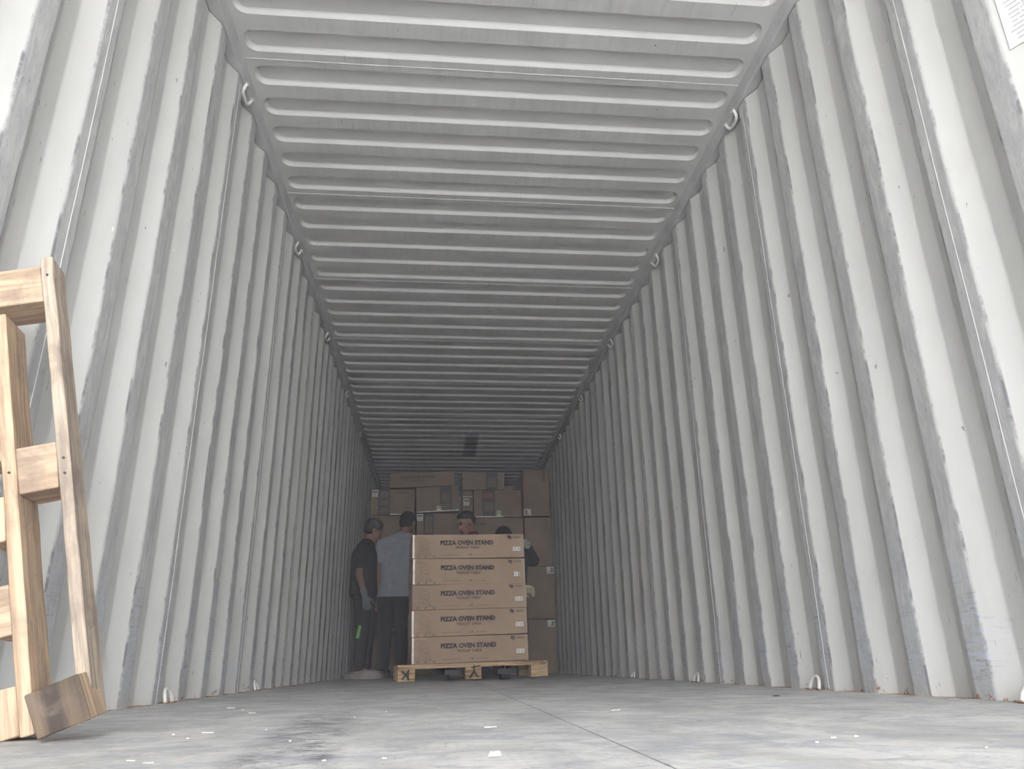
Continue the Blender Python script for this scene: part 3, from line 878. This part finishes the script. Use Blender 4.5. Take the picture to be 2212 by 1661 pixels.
def hand(bm, wrist, d, palm_n, L=.17, curl=.5, r=.0095):
    """palm and five fingers; d = pointing direction, palm_n = direction the palm faces"""
    d = Vector(d).normalized(); pn = Vector(palm_n); pn = (pn - d*pn.dot(d)).normalized(); s = d.cross(pn)
    w = Vector(wrist)
    for k, off in enumerate((-.030,-.010,.010,.030)):
        cap(bm, w + s*off*.5, w + d*.085 + s*off, .016, .0135, 8)
    for off, ln in ((-.032,.062), (-.011,.078), (.011,.082), (.032,.072)):
        b0 = w + d*.085 + s*off; a = curl
        d1 = (d*math.cos(a*.5) + pn*math.sin(a*.5)); b1 = b0 + d1*ln*.45
        d2 = (d*math.cos(a*1.4) + pn*math.sin(a*1.4)); b2 = b1 + d2*ln*.32
        d3 = (d*math.cos(a*2.2) + pn*math.sin(a*2.2)); b3 = b2 + d3*ln*.25
        cap(bm, b0, b1, r+.001, r, 8); cap(bm, b1, b2, r, r-.001, 8); cap(bm, b2, b3, r-.001, r-.002, 8)
    t0 = w + d*.025 + s*.028; t1 = t0 + (d*.6 + s*.7 + pn*.3).normalized()*.042; t2 = t1 + (d*.85 + s*.1 + pn*.5).normalized()*.032
    cap(bm, t0, t1, .014, .0115, 8); cap(bm, t1, t2, .011, .009, 8)

def person(label, J, shirt, trouser, head_dir, gloves=(None, None), hair_top=True, sleeve=.55, hem=None, shirt_fat=1.0, hair_k=1.0, long=False):
    """J: joints in world space: head, neck, chest, waist, hip, and (shoulder, elbow, wrist, hand direction, palm) per arm, (hip, knee, ankle, toe direction) per leg"""
    root = empty('person', (J['hip'][0], J['hip'][1], 0))
    tag(root, label, 'person', 'workers unloading the container')
    off = Vector(root.location)
    V = lambda p: Vector(p) - off
    hd = Vector(head_dir).normalized()
    up = Vector(J.get('head_up', (0,0,1))); side = hd.cross(up).normalized(); up = side.cross(hd).normalized()
    HR = Matrix((side, hd, up)).transposed().to_4x4()
    hc = V(J['head'])
    H = lambda x, y, z: hc + (HR @ Vector((x, y, z)))
    bm = bmesh.new()
    # head: skull, jaw, nose, ears, brow
    ell(bm, H(0,-.010,.022), (.074,.092,.092), HR)
    ell(bm, H(0,.022,-.040), (.056,.066,.068), HR)
    ell(bm, H(0,.052,-.082), (.030,.028,.024), HR)
    cap(bm, H(0,.080,.012), H(0,.100,-.026), .009, .015, 8)
    for s in (-1, 1):
        ell(bm, H(s*.075,-.008,-.010), (.010,.020,.032), HR)
        cap(bm, H(s*.016,.078,.022), H(s*.046,.066,.024), .011, .010, 8)
        ell(bm, H(s*.036,.055,-.030), (.022,.022,.024), HR)
    cap(bm, H(-.020,.078,-.056), H(.020,.078,-.056), .009, .009, 8)
    cap(bm, H(0,-.020,-.05), V(J['neck']), .052, .058)
    cap(bm, V(J['neck']), V(J['chest']), .062, .11)
    ell(bm, V(J['chest']), (.165,.105,.15), Matrix.Rotation(J['yaw'], 4, 'Z'))
    cap(bm, V(J['chest']), V(J['waist']), .118, .112)
    ell(bm, V(J['waist']), (.142,.102,.12), Matrix.Rotation(J['yaw'], 4, 'Z'))
    ell(bm, V(J['hip']), (.160,.112,.12), Matrix.Rotation(J['yaw'], 4, 'Z'))
    cap(bm, V(J['waist']), V(J['hip']), .11, .12)
    for a, gl in zip(J['arms'], gloves):
        sh, el, wr, hdv, pn = a
        cap(bm, V(J['neck']), V(sh), .05, .052)
        cap(bm, V(sh), V(el), .050, .037); cap(bm, V(el), V(wr), .038, .025)
        cap(bm, V(wr), V(wr) + Vector(hdv).normalized()*.02, .024, .022)
        if gl is None: hand(bm, V(wr)+Vector(hdv).normalized()*.015, hdv, pn)
    for hp, kn, an, td in J['legs']:
        cap(bm, V(hp), V(kn), .082, .054); cap(bm, V(kn), V(an), .054, .036)
        cap(bm, V(an), V(an)+Vector(td)*.15+Vector((0,0,-.035)), .034, .028)
    remesh('body', bm, M_SKIN, root, .010, 3)
    # eyes and mouth
    for s in (-1, 1):
        bm = bmesh.new(); ell(bm, H(s*.030,.082,.004), (.012,.006,.007), HR, 10); obj('eye', bm, M_EYE, root, True)
        bm = bmesh.new(); cap(bm, H(s*.016,.086,.026), H(s*.044,.073,.027), .0045, .003, 8); obj('eyebrow', bm, M_HAIR, root, True)
    bm = bmesh.new(); ell(bm, H(0,.087,-.058), (.022,.006,.006), HR, 10); obj('mouth', bm, M_LIP, root, True)
    # hair: cap over the skull, short at the nape
    bm = bmesh.new()
    ell(bm, H(0,-.020,.045+.012*(1-hair_k)*4), (.084*hair_k**.3,.096*hair_k**.3,.086*hair_k), HR)
    ell(bm, H(0,-.042,.030*(1-hair_k)*4), (.079*hair_k**.3,.070,.078*hair_k), HR)
    ell(bm, H(0,.018,.086), (.060,.050,.030), HR)
    remesh('hair', bm, M_HAIR, root, .009, 3)
    # shirt
    f = shirt_fat; bm = bmesh.new()
    YR = Matrix.Rotation(J['yaw'], 4, 'Z')
    ell(bm, V(J['chest']), (.182*f,.122*f,.165), YR)
    cap(bm, V(J['neck'])-Vector((0,0,.02)), V(J['chest']), .070, .125*f)
    hemp = V(hem if hem else J['hip'])
    cap(bm, V(J['chest']), V(J['waist']), .132*f, .126*f)
    for s in (-.05, .05):
        o_ = YR @ Vector((s*1.15, 0, 0))
        cap(bm, V(J['chest'])+o_, hemp+o_+Vector((0,0,.05)), .128*f, .130*f)
        cap(bm, hemp+o_+Vector((0,0,.05)), hemp+o_, .130*f, .130*f)
    for a in J['arms']:
        sh, el = V(a[0]), V(a[1])
        cap(bm, V(J['neck'])-Vector((0,0,.015)), sh, .066, .066)
        se = sh.lerp(el, sleeve); cap(bm, sh, se, .068*f, .060*f)
        if long: cap(bm, se, el, .060, .052); cap(bm, el, el.lerp(V(a[2]), .85), .052, .042)
    so = remesh('shirt', bm, shirt, root, .011, 4)
    # cut the hem flat
    me = so.data; b2 = bmesh.new(); b2.from_mesh(me)
    bmesh.ops.bisect_plane(b2, geom=b2.verts[:]+b2.edges[:]+b2.faces[:], plane_co=hemp-Vector((0,0,.01)), plane_no=(0,0,-1), clear_outer=True)
    for e in [e for e in b2.edges if e.is_boundary]: pass
    bmesh.ops.holes_fill(b2, edges=[e for e in b2.edges if e.is_boundary], sides=0)
    b2.to_mesh(me); b2.free()
    # trousers
    bm = bmesh.new()
    ell(bm, V(J['hip']), (.172,.126,.12), YR)
    for hp, kn, an, td in J['legs']:
        cap(bm, V(J['hip']), V(hp), .115, .105)
        cap(bm, V(hp), V(kn), .100, .076); cap(bm, V(kn), V(an)+Vector((0,0,.02)), .076, .062)
    remesh('trousers', bm, trouser, root, .013, 4)
    for hp, kn, an, td in J['legs']:
        bm = bmesh.new(); td = Vector(td); a = V(an)
        b0 = Vector((a.x, a.y, .045))
        cap(bm, b0 - td*.05, b0 + td*.16 + Vector((0,0,-.005)), .044, .038)
        cap(bm, b0, a + Vector((0,0,.02)), .045, .045)
        so = remesh('shoe', bm, M_SHOE, root, .011, 3)
        for v_ in so.data.vertices: v_.co.z = max(v_.co.z, .002)
    for g, a in zip(gloves, J['arms']):
        if g is None: continue
        bm = bmesh.new(); w_ = V(a[2]); d_ = Vector(a[3]).normalized()
        cap(bm, w_ - (V(a[2])-V(a[1])).normalized()*.05, w_, .034, .030)
        hand(bm, w_ + d_*.010, a[3], a[4], r=.0115, curl=.8)
        for k in range(0): pass
        go = remesh('work_glove', bm, g, root, .008, 2)
        me = go.data
        for v_ in me.vertices: v_.co += v_.normal*.001
    return root

X_ = Vector((1,0,0))
p1 = person('man in black shirt by the left wall, head bent, facing right', dict(
    head=(-.925,8.10,1.455), neck=(-.985,8.10,1.335), chest=(-1.00,8.10,1.17), waist=(-.995,8.10,.95), hip=(-.985,8.10,.82), yaw=math.radians(82),
    head_up=(.35,0,1),
    arms=[((-1.015,7.935,1.245), (-1.035,7.90,.985), (-.962,7.84,.775), (.22,0,-1), (.3,1,0)),
          ((-.965,8.25,1.245), (-.945,8.27,.99), (-.915,8.22,.78), (.2,-.1,-1), (1,0,0))],
    legs=[((-.99,8.01,.78), (-.985,8.0,.44), (-1.00,7.99,.08), (.9,-.25,0)), ((-.975,8.19,.78), (-.955,8.21,.44), (-.96,8.22,.08), (.98,.1,0))]),
    M_BLACKSHIRT, M_TROUSER, (.80,.28,-.42), (M_GLOVE, None), sleeve=.62, hem=(-.995,8.10,.80), shirt_fat=1.02)
bm = box_bm((-.016,-.003,-.062), (.016,.003,.062), .003)
gt = obj('hanging_tag', bm, M_GREEN, p1); tag(gt, 'bright green strip on the trouser leg')
gt.location = Vector((-1.008,7.905,.43)) - Vector(p1.location); gt.rotation_euler = (0, .16, 0)
p2 = person('man in blue grey t-shirt seen from behind beside the carton stack', dict(
    head=(-.575,8.30,1.565), neck=(-.605,8.26,1.435), chest=(-.655,8.22,1.24), waist=(-.680,8.20,1.02), hip=(-.690,8.20,.86), yaw=math.radians(-18),
    arms=[((-.825,8.15,1.315), (-.875,8.12,1.07), (-.850,8.16,.845), (.1,.5,-1), (1,0,0)),
          ((-.500,8.27,1.325), (-.44,8.28,1.08), (-.33,8.32,.98), (1,.4,0), (0,0,-1))],
    legs=[((-.775,8.20,.80), (-.775,8.21,.45), (-.78,8.20,.08), (.25,.9,0)), ((-.610,8.20,.80), (-.605,8.21,.45), (-.60,8.20,.08), (.3,.9,0))]),
    M_GREYSHIRT, M_TROUSER, (.45,.80,-.28), (None, None), sleeve=.62, hem=(-.690,8.20,.79), shirt_fat=1.08)
p3 = person('man behind the cartons, only head visible, looking down to left', dict(
    head=(.030,7.55,1.435), neck=(.095,7.57,1.320), chest=(.135,7.58,1.14), waist=(.15,7.58,.94), hip=(.15,7.60,.80), yaw=math.radians(-90),
    head_up=(-.25,0,1),
    arms=[((.12,7.41,1.235), (.06,7.36,1.0), (-.07,7.32,.90), (-1,0,0), (0,0,-1)), ((.14,7.76,1.235), (.07,7.80,1.0), (-.08,7.80,.92), (-1,0,0), (0,0,-1))],
    legs=[((.15,7.51,.77), (.14,7.50,.43), (.15,7.50,.08), (-.95,0,0)), ((.15,7.69,.77), (.14,7.70,.43), (.16,7.70,.08), (-.95,0,0))]),
    M_MAROON, M_TROUSER, (-.80,-.42,-.38), (None, None), sleeve=.6, hair_k=.85)
p4 = person('stooping man behind the right of the cartons, dark hair and bent elbow showing', dict(
    head=(.385,7.38,1.245), neck=(.425,7.44,1.140), chest=(.455,7.52,1.00), waist=(.465,7.66,.86), hip=(.46,7.76,.76), yaw=math.radians(5),
    head_up=(0,-.35,1),
    arms=[((.600,7.45,1.085), (.680,7.38,1.045), (.600,7.20,1.165), (-.4,-.6,.25), (0,0,-1)), ((.300,7.45,1.07), (.40,7.25,.84), (.515,7.12,.765), (.7,-.2,-.15), (-1,0,0))],
    legs=[((.55,7.76,.72), (.57,7.66,.42), (.57,7.80,.08), (0,-.95,0)), ((.37,7.76,.72), (.35,7.66,.42), (.36,7.80,.08), (0,-.95,0))]),
    M_BLACKSHIRT, M_TROUSER, (-.30,-.75,-.55), (M_GLOVEW, M_GLOVEY), sleeve=.97, long=True)

# crumpled sack by the left worker's feet
bm = bmesh.new(); bmesh.ops.create_icosphere(bm, subdivisions=4, radius=1)
for v_ in bm.verts:
    n_ = noise.fractal(v_.co*1.6, 1.0, 2.0, 4)
    v_.co *= 1 + n_*.22
    v_.co.z = max(v_.co.z, -.35)
    v_.co = Vector((v_.co.x*.185, v_.co.y*.13, (v_.co.z+.35)*.055))
s_ = obj('sack', bm, M_SACK, None, False, (-.905, 7.62, .001))
tag(s_, 'crumpled pale sack lying on floor by the left worker\'s feet', 'sack')

# ------------------------------------------------------------------ scraps on the floor
def scrap(x, y, l, w, h, rot, mat, label, name, group=None, cat='debris'):
    bm = bmesh.new(); n_ = 7
    top = []; bot = []
    for k in range(n_):
        a = 2*math.pi*k/n_; r = random.uniform(.6,1)
        p = (math.cos(a)*l/2*r, math.sin(a)*w/2*r)
        bot.append(bm.verts.new((*p, 0))); top.append(bm.verts.new((p[0]*.8, p[1]*.8, h*random.uniform(.5,1))))
    bm.faces.new(bot[::-1]); bm.faces.new(top)
    for k in range(n_): bm.faces.new((bot[k], bot[(k+1) % n_], top[(k+1) % n_], top[k]))
    o = obj(name, bm, mat, None, False, (x, y, .0005)); o.rotation_euler = (0,0,rot)
    tag(o, label, cat, group); return o
scrap(-.167,1.039,.024,.011,.006,.2, M_SCRAP, 'largest torn white scrap on the floor, near bottom centre', 'paper_scrap')
scrap(.82,2.467,.040,.020,.003,.4, M_DARKSCRAP, 'small dark flake on the floor near the right wall ring', 'dark_flake')
chips = [(-.649,1.53,.045,.006), (-.709,2.156,.04,.008), (-.835,2.456,.05,.006), (-.625,1.098,.026,.005), (-.591,1.066,.03,.004), (-.142,1.495,.05,.004),
         (-.466,1.319,.010,.008), (-.701,1.507,.012,.008), (-.65,1.42,.012,.008), (.185,1.919,.05,.006), (.328,1.144,.016,.008), (.277,1.089,.010,.006),
         (.369,1.155,.012,.007), (.441,.977,.014,.006), (-.304,1.043,.012,.006), (-.376,1.037,.010,.006)]
for x, y in [(random.uniform(-.9,.9), random.uniform(1.0,4.0)) for _ in range(16)]:
    if abs(x+.2) < y*.62: chips.append((x, y, random.uniform(.006,.014), random.uniform(.004,.007)))
for x, y, l, w in chips:
    scrap(x, y, l*.7, w*.75, .0022, random.uniform(-.5,.5), M_SCRAP, 'tiny pale wood chip scattered on the grey container floor', 'wood_chip', 'wood chips on the floor')

# ------------------------------------------------------------------ haze volume added to lift the dark tones inside the container
bm = box_bm((-1.16, Y0+.02, .012), (1.16, 9.1, 2.60))
hz = obj('haze', bm, M_DARKSTEEL)
hm = bpy.data.materials.new('added_haze'); hm.use_nodes = True; nt = hm.node_tree
nt.nodes.remove(nt.nodes['Principled BSDF'])
vs = nt.nodes.new('ShaderNodeVolumeScatter'); vs.inputs['Density'].default_value = HAZE_DENSITY; vs.inputs['Color'].default_value = (.90,.90,1,1)
vs.inputs['Anisotropy'].default_value = 0
nt.links.new(vs.outputs[0], nt.nodes['Material Output'].inputs['Volume'])
hz.data.materials.clear(); hz.data.materials.append(hm)
tag(hz, 'thin added haze filling the container', 'haze', kind='stuff')
